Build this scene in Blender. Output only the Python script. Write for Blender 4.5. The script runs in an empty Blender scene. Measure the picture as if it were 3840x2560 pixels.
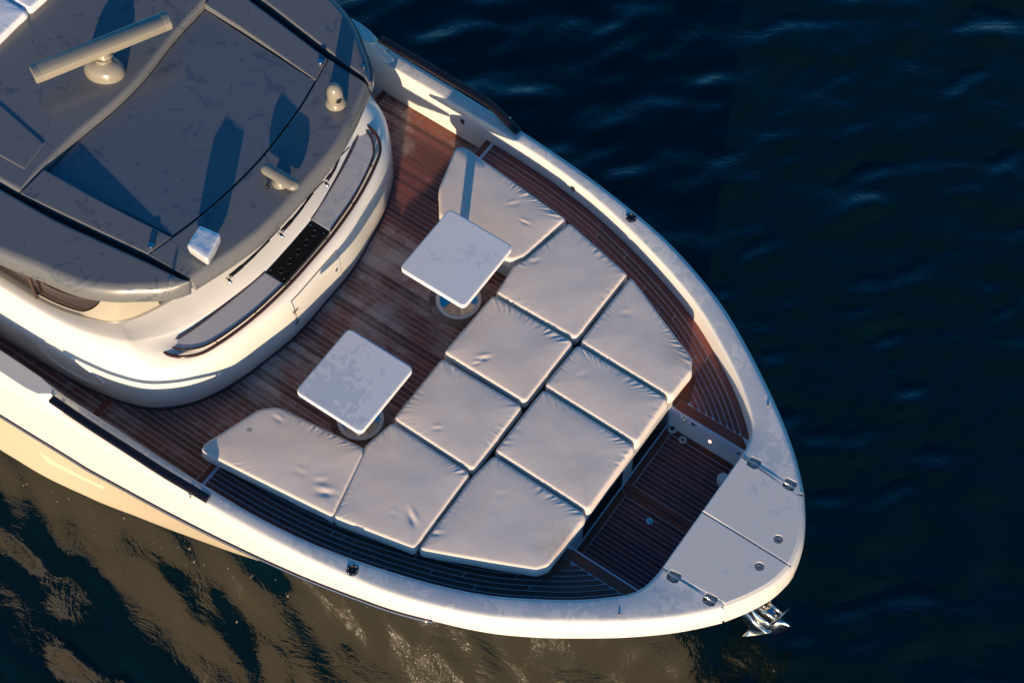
import bpy, bmesh, math, random
import numpy as np
from mathutils import Vector, Matrix, noise as mnoise

random.seed(7)
scene = bpy.context.scene
COL = scene.collection
rad = math.radians

# ------------------------------------------------------------------ camera
CAM_POS = (3.987088, -6.955221, 16.179844)
CAM_EUL = (0.5089713, 0.0, 0.6086282)
F_PX, IW, IH = 7467.0, 3840.0, 2560.0
cam_data = bpy.data.cameras.new("camera")
cam = bpy.data.objects.new("camera", cam_data)
COL.objects.link(cam)
cam.location = CAM_POS
cam.rotation_euler = CAM_EUL
cam_data.sensor_width = 36.0
cam_data.lens = F_PX / IW * 36.0
cam_data.clip_start = 0.5
cam_data.clip_end = 6000.0
scene.camera = cam

# ------------------------------------------------------------------ sky and sun
SUN_EL = rad(8.9)
SUN_AZ = rad(119.8)            # direction the light travels, counter-clockwise from +X (bow)
ldir = Vector((math.cos(SUN_EL) * math.cos(SUN_AZ), math.cos(SUN_EL) * math.sin(SUN_AZ), -math.sin(SUN_EL)))
world = bpy.data.worlds.new("World")
scene.world = world
world.use_nodes = True
wn = world.node_tree.nodes
wl = world.node_tree.links
wn.clear()
sky = wn.new("ShaderNodeTexSky")
sky.sky_type = 'NISHITA'
sky.sun_disc = False
sky.sun_elevation = SUN_EL
sky.sun_rotation = math.atan2(-ldir.x, -ldir.y)
sky.altitude = 0
sky.air_density = 1.0
sky.dust_density = 0.6
sky.ozone_density = 4.0
bg = wn.new("ShaderNodeBackground")
bg.inputs[1].default_value = 0.145
wo = wn.new("ShaderNodeOutputWorld")
hs = wn.new("ShaderNodeHueSaturation")
hs.inputs["Saturation"].default_value = 1.22
wl.new(sky.outputs[0], hs.inputs["Color"])
wl.new(hs.outputs[0], bg.inputs[0])
wl.new(bg.outputs[0], wo.inputs[0])
sun_data = bpy.data.lights.new("sun", 'SUN')
sun_data.energy = 5.0
sun_data.angle = rad(0.53)
sun_data.color = (1.0, 0.76, 0.50)
sun = bpy.data.objects.new("sun", sun_data)
COL.objects.link(sun)
sun.rotation_euler = ldir.to_track_quat('-Z', 'Y').to_euler()
sun.location = (20, -30, 12)

scene.view_settings.view_transform = 'Standard'
scene.view_settings.look = 'None'
scene.view_settings.gamma = 1.0
scene.view_settings.exposure = 0.42
scene.view_settings.use_curve_mapping = False
scene.render.engine = 'CYCLES'
scene.cycles.max_bounces = 8
scene.cycles.use_denoising = True

# ------------------------------------------------------------------ plan measuring: a survey mark (photo px) to a point at height z
RM = np.array(Matrix(cam.rotation_euler.to_matrix()))
CP = np.array(CAM_POS)
def P(sx, sy, z):
    d = RM @ np.array([(sx - IW / 2) / F_PX, -(sy - IH / 2) / F_PX, -1.0])
    t = (z - CP[2]) / d[2]
    q = CP + t * d
    return (float(q[0]), float(q[1]), float(z))
def T(ox, oy, s, pts, z):
    return [P(ox + a / s, oy + b / s, z) for a, b in pts]

# ------------------------------------------------------------------ helpers
def link(o, parent=None):
    COL.objects.link(o)
    if parent is not None:
        o.parent = parent
    return o
def tag(o, label=None, cat=None, group=None, kind=None):
    if label: o["label"] = label
    if cat: o["category"] = cat
    if group: o["group"] = group
    if kind: o["kind"] = kind
    return o
def empty(name, loc=(0, 0, 0)):
    o = bpy.data.objects.new(name, None)
    o.location = loc
    o.empty_display_size = 0.2
    return link(o)
def mesh(name, verts, faces, mat, parent=None, smooth=True, angle=None):
    me = bpy.data.meshes.new(name)
    me.from_pydata([tuple(v) for v in verts], [], [tuple(f) for f in faces])
    me.validate()
    bm = bmesh.new(); bm.from_mesh(me)
    bmesh.ops.recalc_face_normals(bm, faces=bm.faces)
    if angle is not None:
        for e in bm.edges:
            if len(e.link_faces) == 2 and e.calc_face_angle(0) > rad(angle):
                e.smooth = False
    bm.to_mesh(me); bm.free()
    if mat is not None: me.materials.append(mat)
    if smooth:
        me.polygons.foreach_set("use_smooth", [True] * len(me.polygons))
    o = bpy.data.objects.new(name, me)
    link(o, parent)
    if parent is not None and parent.location.length > 0:
        o.matrix_parent_inverse = Matrix.Translation(parent.location).inverted()
        if parent.parent is not None and parent.parent.location.length > 0:
            pass
    return o
def spline(pts, n, closed=False):
    """resample a polyline with a centripetal-ish Catmull-Rom, n points evenly by length"""
    p = np.array(pts, float)
    if closed:
        q = np.vstack([p[-1], p, p[0], p[1]])
        segs = range(1, len(p) + 1)
    else:
        q = np.vstack([2 * p[0] - p[1], p, 2 * p[-1] - p[-2]])
        segs = range(1, len(p))
    out = []
    for i in segs:
        p0, p1, p2, p3 = q[i - 1], q[i], q[i + 1], q[i + 2]
        t0 = 0.0; t1 = t0 + max(np.linalg.norm(p1 - p0), 1e-9) ** .5
        t2 = t1 + max(np.linalg.norm(p2 - p1), 1e-9) ** .5; t3 = t2 + max(np.linalg.norm(p3 - p2), 1e-9) ** .5
        for t in np.linspace(t1, t2, 24, endpoint=False):
            A1 = (t1 - t) / (t1 - t0) * p0 + (t - t0) / (t1 - t0) * p1
            A2 = (t2 - t) / (t2 - t1) * p1 + (t - t1) / (t2 - t1) * p2
            A3 = (t3 - t) / (t3 - t2) * p2 + (t - t2) / (t3 - t2) * p3
            B1 = (t2 - t) / (t2 - t0) * A1 + (t - t0) / (t2 - t0) * A2
            B2 = (t3 - t) / (t3 - t1) * A2 + (t - t1) / (t3 - t1) * A3
            out.append((t2 - t) / (t2 - t1) * B1 + (t - t1) / (t2 - t1) * B2)
    out.append(p[0] if closed else p[-1])
    return resample(out, n, closed)
def resample(pts, n, closed=False):
    p = np.array(pts, float)
    s = np.concatenate([[0], np.cumsum(np.linalg.norm(np.diff(p, axis=0), axis=1))])
    u = np.linspace(0, s[-1], n + 1)[:-1] if closed else np.linspace(0, s[-1], n)
    return np.stack([np.interp(u, s, p[:, k]) for k in range(p.shape[1])], 1)
def normals2(p, closed=False):
    p = np.asarray(p)[:, :2]
    if closed: d = np.roll(p, -1, 0) - np.roll(p, 1, 0)
    else: d = np.gradient(p, axis=0)
    d = d / np.maximum(np.linalg.norm(d, axis=1, keepdims=True), 1e-9)
    return np.stack([d[:, 1], -d[:, 0]], 1)
def loft(rings, closed_u=False, closed_v=False, cap_u=False, cap_v=False):
    """rings: list of (n,3); u runs along a ring, v across rings"""
    m, n = len(rings), len(rings[0])
    V = np.concatenate([np.asarray(r, float) for r in rings])
    Fc = []
    for j in range(m if closed_v else m - 1):
        j2 = (j + 1) % m
        for i in range(n if closed_u else n - 1):
            i2 = (i + 1) % n
            Fc.append((j * n + i, j * n + i2, j2 * n + i2, j2 * n + i))
    if cap_u:      # close the two ends of the rings
        Fc.append(tuple(j * n for j in range(m)))
        Fc.append(tuple(j * n + n - 1 for j in range(m))[::-1])
    if cap_v:
        Fc.append(tuple(range(n))[::-1])
        Fc.append(tuple((m - 1) * n + i for i in range(n)))
    return V, Fc
def add(a, b):
    off = len(a[0])
    return np.concatenate([a[0], b[0]]), list(a[1]) + [tuple(i + off for i in f) for f in b[1]]
def join(parts):
    r = parts[0]
    for p in parts[1:]: r = add(r, p)
    return r
def box(x0, x1, y0, y1, z0, z1):
    V = np.array([(x, y, z) for z in (z0, z1) for y in (y0, y1) for x in (x0, x1)], float)
    return V, [(0, 2, 3, 1), (4, 5, 7, 6), (0, 1, 5, 4), (2, 6, 7, 3), (0, 4, 6, 2), (1, 3, 7, 5)]
def rot_z(part, a, c=(0, 0)):
    V = part[0].copy(); x, y = V[:, 0] - c[0], V[:, 1] - c[1]
    V[:, 0] = c[0] + x * math.cos(a) - y * math.sin(a); V[:, 1] = c[1] + x * math.sin(a) + y * math.cos(a)
    return V, part[1]
def move(part, d):
    return part[0] + np.array(d, float), part[1]
def flip_y(part):
    V = part[0].copy(); V[:, 1] *= -1
    return V, [tuple(f)[::-1] for f in part[1]]
def tube(path, r, n=10, cap=True, sx=1.0, sz=1.0):
    p = np.array(path, float)
    t = np.gradient(p, axis=0); t /= np.linalg.norm(t, axis=1, keepdims=True)
    rings = []
    rr = np.full(len(p), r) if np.isscalar(r) else np.array(r)
    for k in range(len(p)):
        up = np.array([0, 0, 1.0]) if abs(t[k][2]) < .9 else np.array([1.0, 0, 0])
        a = np.cross(t[k], up); a /= np.linalg.norm(a); b = np.cross(a, t[k])
        ang = np.arange(n) * 2 * math.pi / n
        rings.append(p[k] + rr[k] * (np.outer(np.cos(ang), a) * sx + np.outer(np.sin(ang), b) * sz))
    return loft(rings, closed_u=True, cap_v=cap)
def lathe(prof, c=(0, 0, 0), n=32, sx=1.0, sy=1.0):
    ang = np.arange(n) * 2 * math.pi / n
    rings = [np.stack([c[0] + r * sx * np.cos(ang), c[1] + r * sy * np.sin(ang), np.full(n, c[2] + z)], 1) for r, z in prof]
    return loft(rings, closed_u=True, cap_v=True)
def round_poly(pts, r, k=6):
    n = len(pts); out = []
    rs = [r] * n if np.isscalar(r) else r
    for i in range(n):
        a, b, c = (np.array(pts[j % n][:2], float) for j in (i - 1, i, i + 1))
        u, v = a - b, c - b
        lu, lv = np.linalg.norm(u), np.linalg.norm(v)
        u, v = u / lu, v / lv
        ang = math.acos(max(-1, min(1, float(u @ v))))
        d = min(rs[i] / math.tan(ang / 2), .45 * lu, .45 * lv)
        p0, p1 = b + u * d, b + v * d
        for t in np.linspace(0, 1, k):
            out.append((1 - t) ** 2 * p0 + 2 * t * (1 - t) * b + t * t * p1)
    return np.array(out)
def area2(p):
    p = np.asarray(p)
    return .5 * float(np.sum(p[:, 0] * np.roll(p[:, 1], -1) - np.roll(p[:, 0], -1) * p[:, 1]))
def slab(outline, z0, z1, r=.01, k=4):
    """a plate of a given plan outline with a rounded top edge"""
    p = np.asarray(outline, float)[:, :2]
    if area2(p) < 0: p = p[::-1]
    nn = normals2(p, True)
    rings = [np.c_[p, np.full(len(p), z0)]]
    for t in np.linspace(0, math.pi / 2, k):
        q = p - nn * r * (1 - math.cos(t))
        rings.append(np.c_[q, np.full(len(p), z1 - r + r * math.sin(t))])
    q = p - nn * (r + min(.012, r * 1.5 + .002)); rings.append(np.c_[q, np.full(len(p), z1)])
    return loft(rings, closed_u=True, cap_v=True)
def cut(o, cutters):
    """carve closed shapes out of a mesh object"""
    obs = []
    keep = o.data
    for V, Fc in cutters:
        c = mesh("cutter", V, Fc, None, None, False); obs.append(c)
        m = o.modifiers.new("cut", 'BOOLEAN'); m.operation = 'DIFFERENCE'; m.solver = 'EXACT'; m.object = c
    dg = bpy.context.evaluated_depsgraph_get()
    me = bpy.data.meshes.new_from_object(o.evaluated_get(dg))
    o.modifiers.clear()
    def vol(m):
        b = bmesh.new(); b.from_mesh(m); v = abs(b.calc_volume()); b.free(); return v
    v0, v1 = vol(keep), vol(me)
    print("cut", o.name, round(v0, 4), round(v1, 4))
    if abs(v1 - v0) < .05 * v0: o.data = me
    for c in obs:
        md = c.data; bpy.data.objects.remove(c); bpy.data.meshes.remove(md)

# ------------------------------------------------------------------ materials
class N:
    """small node-graph writer"""
    def __init__(s, name):
        s.m = bpy.data.materials.new(name); s.m.use_nodes = True
        s.t = s.m.node_tree; s.b = s.t.nodes["Principled BSDF"]; s.out = s.t.nodes["Material Output"]
    def node(s, typ, **kw):
        n = s.t.nodes.new(typ)
        for k, v in kw.items(): setattr(n, k, v)
        return n
    def put(s, sock, v):
        if hasattr(v, "is_linked") or hasattr(v, "links"): s.t.links.new(v, sock)
        else: sock.default_value = v
    def pos(s, scale=(1, 1, 1), rot=0.0):
        g = s.node("ShaderNodeNewGeometry"); m = s.node("ShaderNodeMapping")
        s.t.links.new(g.outputs["Position"], m.inputs[0]); m.inputs["Scale"].default_value = scale
        m.inputs["Rotation"].default_value = (0, 0, rot)
        return m.outputs[0]
    def noise(s, vec, scale, detail=4, rough=.55, dist=0.0):
        n = s.node("ShaderNodeTexNoise"); s.t.links.new(vec, n.inputs["Vector"])
        n.inputs["Scale"].default_value = scale; n.inputs["Detail"].default_value = detail
        n.inputs["Roughness"].default_value = rough; n.inputs["Distortion"].default_value = dist
        return n.outputs["Fac"]
    def ramp(s, fac, a, b, ca=(0, 0, 0, 1), cb=(1, 1, 1, 1)):
        n = s.node("ShaderNodeValToRGB"); s.t.links.new(fac, n.inputs[0])
        n.color_ramp.elements[0].position = a; n.color_ramp.elements[1].position = b
        n.color_ramp.elements[0].color = ca; n.color_ramp.elements[1].color = cb
        return n.outputs[0]
    def mix(s, fac, a, b, mode='MIX'):
        n = s.node("ShaderNodeMix", data_type='RGBA', blend_type=mode)
        s.put(n.inputs[0], fac); s.put(n.inputs[6], a); s.put(n.inputs[7], b)
        return n.outputs[2]
    def math(s, op, a, b=0.0):
        n = s.node("ShaderNodeMath", operation=op); s.put(n.inputs[0], a); s.put(n.inputs[1], b)
        return n.outputs[0]
    def rng(s, fac, lo, hi):
        n = s.node("ShaderNodeMapRange"); s.put(n.inputs[0], fac); n.inputs[3].default_value = lo; n.inputs[4].default_value = hi
        return n.outputs[0]
    def bump(s, h, strength, dist, normal=None):
        n = s.node("ShaderNodeBump"); s.put(n.inputs["Height"], h)
        n.inputs["Strength"].default_value = strength; n.inputs["Distance"].default_value = dist
        if normal is not None: s.put(n.inputs["Normal"], normal)
        return n.outputs[0]
    def set(s, **kw):
        for k, v in kw.items(): s.put(s.b.inputs[k.replace("_", " ")], v)
        return s.m
def plain(name, col, rough=.4, metal=0.0, coat=0.0):
    n = N(name)
    n.set(Base_Color=(*col, 1), Roughness=rough, Metallic=metal)
    n.b.inputs["Coat Weight"].default_value = coat
    return n.m

def gelcoat(name, col, wet=0.5, rough=.3, wetcol=.80, drops=.25):
    n = N(name)
    p = n.pos()
    big = n.noise(p, 1.3, 3, .5)
    fine = n.noise(p, 7.0, 6, .62, 1.2)
    mixv = n.math('ADD', n.math('MULTIPLY', big, .55), n.math('MULTIPLY', fine, .45))
    up = n.node('ShaderNodeSeparateXYZ'); gn = n.node('ShaderNodeNewGeometry'); n.t.links.new(gn.outputs['Normal'], up.inputs[0])
    steep = n.ramp(up.outputs[2], .88, .985, (1, 1, 1, 1), (0, 0, 0, 1))
    mask = n.math('MAXIMUM', n.ramp(mixv, wet - .012, wet + .012), steep)
    dryc = (*col, 1); wetc = (col[0] * wetcol * .92, col[1] * wetcol * .98, col[2] * wetcol * 1.04, 1)  # wet film; its bluer tint paints the sky's reflection into the colour
    c = n.mix(mask, wetc, dryc)
    spk = n.ramp(n.noise(p, 60, 3, .6), .34, .40)
    c = n.mix(n.math('MULTIPLY', n.math('SUBTRACT', 1.0, spk), .25), c, (col[0] * .7, col[1] * .68, col[2] * .66, 1))
    h = n.noise(p, 42, 3, .7)
    n.set(Base_Color=c, Roughness=n.rng(mask, .12, rough), Normal=n.bump(h, drops, .002))
    n.b.inputs["Specular IOR Level"].default_value = .45
    return n.m
M_GEL = gelcoat("gelcoat_deck", (.78, .74, .69), .50, .38, .86)
M_CABIN = plain("gelcoat_cabin", (.82, .78, .71), .22, 0, .3)
M_HULL = plain("gelcoat_hull", (.78, .66, .48), .25, 0, .2)
M_LID = gelcoat("gelcoat_lid", (.76, .71, .65), .40, .45, .92)
M_TABLE = gelcoat("table_laminate", (.86, .84, .83), .45, .35, .86, .35)

M_TABLE1 = gelcoat('table_laminate_dry', (.88, .86, .84), .41, .35, .90, .45)
def roof_paint(name, col):
    n = N(name)
    p = n.pos()
    st = n.noise(p, 2.3, 10, .72, 2.2)
    mask = n.ramp(st, .405, .44)
    speck = n.ramp(n.noise(n.pos((1, 2.2, 1), .9), 34, 5, .75, .8), .36, .41)
    c = n.mix(mask, (col[0] * .70, col[1] * .76, col[2] * .86, 1), (*col, 1))
    c = n.mix(n.math('MULTIPLY', n.math('SUBTRACT', 1.0, speck), .35), c, (col[0] * .55, col[1] * .55, col[2] * .6, 1))
    n.set(Base_Color=c, Roughness=n.rng(mask, .14, .34), Normal=n.bump(n.noise(p, 55, 3, .7), .12, .0015))
    n.b.inputs["Coat Weight"].default_value = .4
    return n.m
M_ROOF = roof_paint("roof_paint", (.155, .157, .163))
M_HATCH = roof_paint("hatch_paint", (.140, .150, .168))

def teak(name, dry_bias, seed=0.0, dry=(.44, .31, .25), wet=(.225, .088, .060)):
    n = N(name)
    oi = n.node("ShaderNodeObjectInfo")
    p = n.pos()
    off = n.node("ShaderNodeVectorMath", operation='ADD'); n.t.links.new(p, off.inputs[0]); off.inputs[1].default_value = (seed, seed * 2, 0)
    big = n.noise(off.outputs[0], 1.15, 3, .5, .4)
    fine = n.noise(off.outputs[0], 9.0, 5, .65, .8)
    v = n.math('ADD', n.math('MULTIPLY', big, .7), n.math('MULTIPLY', fine, .3))
    v = n.math('ADD', v, n.math('MULTIPLY', n.math('SUBTRACT', oi.outputs["Random"], .5), .05))
    mask = n.ramp(v, dry_bias - .05, dry_bias + .06)
    grain = n.noise(n.pos((1.2, 34, 34)), 5, 5, .6)
    g2 = n.rng(grain, .7, 1.3)
    pr = n.rng(oi.outputs["Random"], .70, 1.32)
    wetv = n.mix(oi.outputs["Random"], (wet[0], wet[1], wet[2], 1), (wet[0] * 1.15, wet[1] * .95, wet[2] * 1.0, 1))
    c = n.mix(mask, wetv, (*dry, 1))
    k = n.math('MULTIPLY', g2, pr)
    kc = n.node("ShaderNodeCombineColor"); [n.t.links.new(k, kc.inputs[i]) for i in range(3)]
    c = n.mix(1.0, c, kc.outputs[0], 'MULTIPLY')
    n.set(Base_Color=c, Roughness=n.rng(mask, .42, .8), Normal=n.bump(grain, .25, .001))
    n.b.inputs['Specular IOR Level'].default_value = .25
    return n.m
M_TEAK = teak("teak_main_deck", .525)
M_TEAK2 = teak("teak_side_deck", .66, 4.3, (.34, .22, .18), (.175, .068, .054))
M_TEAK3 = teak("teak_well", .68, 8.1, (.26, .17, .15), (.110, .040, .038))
M_MARGIN = teak("teak_margin", .66, 2.1, (.28, .16, .12), (.17, .058, .036))
M_CAULK = plain("caulk", (.62, .58, .60), .6)
M_CAULK_D = plain("caulk_wet", (.66, .66, .74), .5)

def fabric(name, col, spots=()):
    n = N(name)
    p = n.pos()
    w1 = n.noise(n.pos((260, 22, 40), .15), 1, 2, .5)
    w2 = n.noise(n.pos((22, 260, 40), .15), 1, 2, .5)
    w = n.math('ADD', w1, w2)
    st = n.ramp(n.noise(p, 2.2, 4, .6, .5), .38, .62)
    c = n.mix(n.math('MULTIPLY', st, .30), (*col, 1), (col[0] * .93, col[1] * .86, col[2] * .80, 1))
    for (q, r_, sc, k_) in spots:
        g = n.node("ShaderNodeNewGeometry"); dn = n.node("ShaderNodeVectorMath", operation='DISTANCE')
        n.t.links.new(g.outputs["Position"], dn.inputs[0]); dn.inputs[1].default_value = q
        dd = n.math('ADD', dn.outputs["Value"], n.math('MULTIPLY', n.math('SUBTRACT', n.noise(p, 9 if r_ > .1 else 45, 4, .65), .5), r_ * 1.6))
        m_ = n.ramp(n.math('DIVIDE', dd, r_), .25, 1.0, (1, 1, 1, 1), (0, 0, 0, 1))
        c = n.mix(n.math('MULTIPLY', m_, k_), c, (*sc, 1))
    w = n.math('ADD', n.math('MULTIPLY', w, .5), n.math('MULTIPLY', n.noise(p, 55, 3, .7), .5))
    wv = n.rng(w, .70, 1.30)
    kc = n.node("ShaderNodeCombineColor"); [n.t.links.new(wv, kc.inputs[i]) for i in range(3)]
    c = n.mix(.7, c, n.mix(1.0, c, kc.outputs[0], 'MULTIPLY'))
    n.set(Base_Color=c, Roughness=.95, Normal=n.bump(w, .35, .0012))
    n.b.inputs["Specular IOR Level"].default_value = .15
    n.b.inputs["Sheen Weight"].default_value = .15
    return n.m
M_FAB = fabric("cushion_fabric", (.77, .650, .560), [(P(936, 1612, -.04), .035, (.13, .12, .16), .75), (P(2120, 2050, -.04), .24, (.46, .36, .28), .55), (P(2540, 1330, -.04), .20, (.50, .40, .32), .45), (P(700, 1640, -.04), .10, (.62, .52, .44), .4)])
M_PAD = fabric("sunpad_fabric", (.78, .78, .80))
M_CHROME = plain("stainless", (.72, .70, .68), .12, 1.0)
M_RAIL = plain("rail_varnish", (.012, .010, .013), .20, 0, .2)
M_TUBE = plain("handrail_dark", (.055, .022, .018), .2, 0, .5)
M_BLACK = plain("black_plastic", (.008, .008, .009), .45)
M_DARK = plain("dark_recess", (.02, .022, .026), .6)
M_GLASS = plain("dark_glass", (.030, .020, .016), .05)
M_RUB = plain("rub_rail_rubber", (.025, .022, .035), .35)
M_PILLAR = plain("pillar_paint", (.40, .36, .28), .3, 0, .3)
M_CREAM = plain("cream_housing", (.27, .245, .195), .25, 0, .5)
M_GREYH = plain("grey_housing", (.23, .215, .18), .35, 0, .2)
M_TRIM = plain("brown_trim", (.07, .025, .018), .3, 0, .3)
M_DASH = gelcoat("dash_panel", (.62, .60, .61), .47, .22, .9, .3)
M_PLINTH = plain("seat_base_gelcoat", (.62, .61, .58), .4)
def foil():
    n = N("foil")
    p = n.pos()
    n.set(Base_Color=(.95, .95, .95, 1), Metallic=.45, Roughness=.32, Normal=n.bump(n.noise(p, 14, 3, .5, .6), .45, .02))
    return n.m
M_FOIL = foil()
def glow_mat():
    n = N("orange_glow")
    n.set(Base_Color=(.9, .6, .4, 1)); n.b.inputs["Emission Color"].default_value = (1, .45, .22, 1); n.b.inputs["Emission Strength"].default_value = 6
    return n.m
M_GLOW = glow_mat()
def water_mat():
    n = N("sea_water")
    h1 = n.noise(n.pos((1, 1, 1), .5), 3.2, 4, .55, .6)
    h2 = n.noise(n.pos((1.0, 2.2, 1), rad(35)), 9.0, 3, .55, .4)
    b = n.bump(h1, .18, .05)
    b = n.bump(h2, .24, .010, b)
    r = n.noise(n.pos((1.0, 1.5, 1), rad(30)), 1.1, 5, .6, 1.4)
    rid = n.math('POWER', n.math('SUBTRACT', 1.0, n.math('ABSOLUTE', n.math('MULTIPLY', n.math('SUBTRACT', r, .5), 4.0))), 3.0)
    b = n.bump(rid, .13, .03, b)
    n.set(Base_Color=(.0012, .0062, .0052, 1), Roughness=.03, Normal=b, IOR=1.52)
    return n.m
M_WATER = water_mat()

# ------------------------------------------------------------------ the sea
WATER_Z = -2.3
def wave_field(X, Y):
    # the hull parts two wave trains: one runs on to the starboard side, the other reaches the lee to port
    w = np.clip((Y + X * .25 + 1.2) / 2.4, 0, 1); w = w * w * (3 - 2 * w)
    return wave_train(X, Y, 11, rad(74), .42, 1.0) * (1 - w) + wave_train(X, Y, 23, rad(-26), .55, 1.0) * w
def wave_train(X, Y, seed, heading, spread, gain):
    rs = np.random.RandomState(seed)
    Z = np.zeros_like(X)
    for k in range(60):
        lam = 0.28 * (1.25 / .28) ** rs.rand()
        th = heading + rs.randn() * spread
        a = .0052 * lam ** 1.12
        ph = rs.rand() * 6.28
        kx, ky = math.cos(th) * 2 * math.pi / lam, math.sin(th) * 2 * math.pi / lam
        w = kx * X + ky * Y + ph + .6 * np.sin(.7 * X + 1.3 * Y + ph)
        Z += gain * a * np.sin(w)
    return Z
def axis(lo, hi, step):
    a = list(np.arange(lo, hi + 1e-6, step))
    g = step
    left, right = [], []
    x = lo
    while x > -2500: g *= 1.22; x -= g; left.append(x)
    g = step; x = hi
    while x < 2500: g *= 1.22; x += g; right.append(x)
    return np.array(left[::-1] + a + right)
ax, ay = axis(-11, 6, .045), axis(-7, 10.5, .045)
GX, GY = np.meshgrid(ax, ay, indexing='xy')
fade = np.exp(-np.maximum(0, np.maximum(np.abs(GX + 2.5) - 9, np.abs(GY - 1.7) - 9)) / 10)
GZ = WATER_Z + wave_field(GX, GY) * fade
nx, ny = len(ax), len(ay)
me = bpy.data.meshes.new("sea")
co = np.stack([GX, GY, GZ], -1).reshape(-1, 3)
idx = np.arange(nx * ny).reshape(ny, nx)
quads = np.stack([idx[:-1, :-1], idx[:-1, 1:], idx[1:, 1:], idx[1:, :-1]], -1).reshape(-1, 4)
me.vertices.add(len(co)); me.vertices.foreach_set("co", co.ravel())
me.loops.add(quads.size); me.loops.foreach_set("vertex_index", quads.ravel().astype(np.int32))
me.polygons.add(len(quads))
me.polygons.foreach_set("loop_start", np.arange(0, quads.size, 4, dtype=np.int32))
me.polygons.foreach_set("use_smooth", [True] * len(quads))
me.update(calc_edges=True)
me.materials.append(M_WATER)
sea = bpy.data.objects.new("sea", me); link(sea); tag(sea, kind="structure")

# ------------------------------------------------------------------ the yacht: plan curves (x to the bow, y to port, bulwark cap at z = 0)
DECK_Z, PLAT_Z, WELL_Z = -.50, -.27, -.57
OUT = [(-9.5, 2.66), (-8, 2.65), (-6, 2.60), (-4.8, 2.555), (-4.2, 2.53), (-3, 2.495), (-2.35, 2.46), (-1.7, 2.405), (-1.2, 2.335), (-.64, 2.225), (-.19, 2.08), (.24, 1.895), (.6, 1.685), (.91, 1.48), (1.22, 1.258), (1.53, 1.0), (1.714, .815), (1.842, .67)]
BOW = [(1.842, .67), (1.985, .44), (2.085, .22), (2.128, 0.0)]
INN = [(-9.5, 2.44), (-8, 2.43), (-6, 2.39), (-4.2, 2.35), (-3, 2.335), (-2.4, 2.315), (-2.0, 2.29), (-1.45, 2.215), (-.9, 2.085), (-.3, 1.895), (.1, 1.725), (.43, 1.535), (.74, 1.33), (.97, 1.14), (1.10, 1.01), (1.16, .90), (1.185, .78), (1.193, .67)]
WLN = [(-9.5, 2.6), (-8, 2.62), (-6.2, 2.58), (-5.1, 2.54), (-4.56, 2.47), (-3.5, 2.25), (-3.0, 2.13), (-2.45, 1.975), (-2.05, 1.83), (-1.6, 1.64), (-1.2, 1.45), (-.8, 1.24), (-.4, 1.01), (-.1, .82), (.2, .62), (.55, .38), (.75, .24), (.9, .14)]
outS = spline(OUT, 150); innS = spline(INN, 150)
yacht = empty("yacht")
tag(yacht, "white motor yacht with teak foredeck and grey wheelhouse roof", "yacht")

def zr_of(x):
    return np.interp(x, [-9.5, -4, -2.97, -1.73, -.84, -.18, .6, 2.2], [-1.02, -.96, -.73, -.46, -.31, -.26, -.30, -.26])
def bulwark(side):
    nrm = normals2(outS); nrm = np.where((nrm[:, 1:2] < 0), -nrm, nrm)   # outward (port half)
    ni = normals2(innS); ni = np.where((ni[:, 1:2] < 0), -ni, ni)
    zr = zr_of(outS[:, 0])
    def R_(p, d, nn, z):
        q = p + nn * np.asarray(d).reshape(-1, 1) if not np.isscalar(d) else p + nn * d
        zz = np.full(len(p), z) if np.isscalar(z) else z
        return np.c_[q, zz]
    rings = [R_(outS, .03, nrm, zr), R_(outS, .03, nrm, np.minimum(-.16, zr * .6)), R_(outS, .027, nrm, -.11), R_(outS, .021, nrm, -.065), R_(outS, .008, nrm, -.032),
             R_(outS, -.010, nrm, -.011), R_(outS, -.026, nrm, -.0025), R_(outS, -.044, nrm, -.0004), R_(outS, -.062, nrm, 0.0),
             R_(innS, .03, ni, 0.0), R_(innS, .012, ni, -.004), R_(innS, .003, ni, -.014), R_(innS, 0, ni, -.03), R_(innS, -.004, ni, -.64),
             R_(innS, .06, ni, -.64), R_(outS, -.02, nrm, np.minimum(zr + .02, -.2))]
    part = loft(rings, closed_v=True, cap_u=True)
    if side < 0: part = flip_y(part)
    return mesh("bulwark", *part, M_GEL, yacht, True, 50)
bulP, bulS = bulwark(1), bulwark(-1)

# lids over the chain locker at the bow
def lid(side):
    bow = spline(BOW, 26)
    pts = [(1.196, .004), (1.196, .660)] + [tuple(q) for q in bow if q[1] > .004 and q[1] < .662] + [(2.122, .004)]
    o = np.array(pts)
    c = o.mean(0)
    n2 = normals2(o if area2(o) > 0 else o, True)
    if area2(o) < 0: n2 = -n2
    w = np.array([1.0 if (2 <= i) else 0.0 for i in range(len(o))])
    n2[0] = (-1, -1); n2[1] = (-1, 1); n2[-1] = (1, -.15); n2[2] = (.75, .66)
    rim = lambda d: o + n2 * (d * w)[:, None]
    e = .006
    ins = lambda d, e: o - n2 * np.where(w > 0, d, e)[:, None]
    rings = [np.c_[rim(.03), np.where(w > 0, -.27, -.06)], np.c_[rim(.028), np.full(len(o), -.05) - .06 * w], np.c_[rim(.021), np.where(w > 0, -.065, -.02)],
             np.c_[rim(.008), np.where(w > 0, -.032, -.006)], np.c_[ins(.014, .003), np.where(w > 0, -.010, -.001)], np.c_[ins(.045, .010), np.full(len(o), .0015)]]
    part = loft(rings, closed_u=True, cap_v=True)
    if side < 0: part = flip_y(part)
    return mesh("locker_lid", *part, M_LID, yacht, True, 12)
lidP, lidS = lid(1), lid(-1)
hinge_x = (1.323, 1.697)
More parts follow.
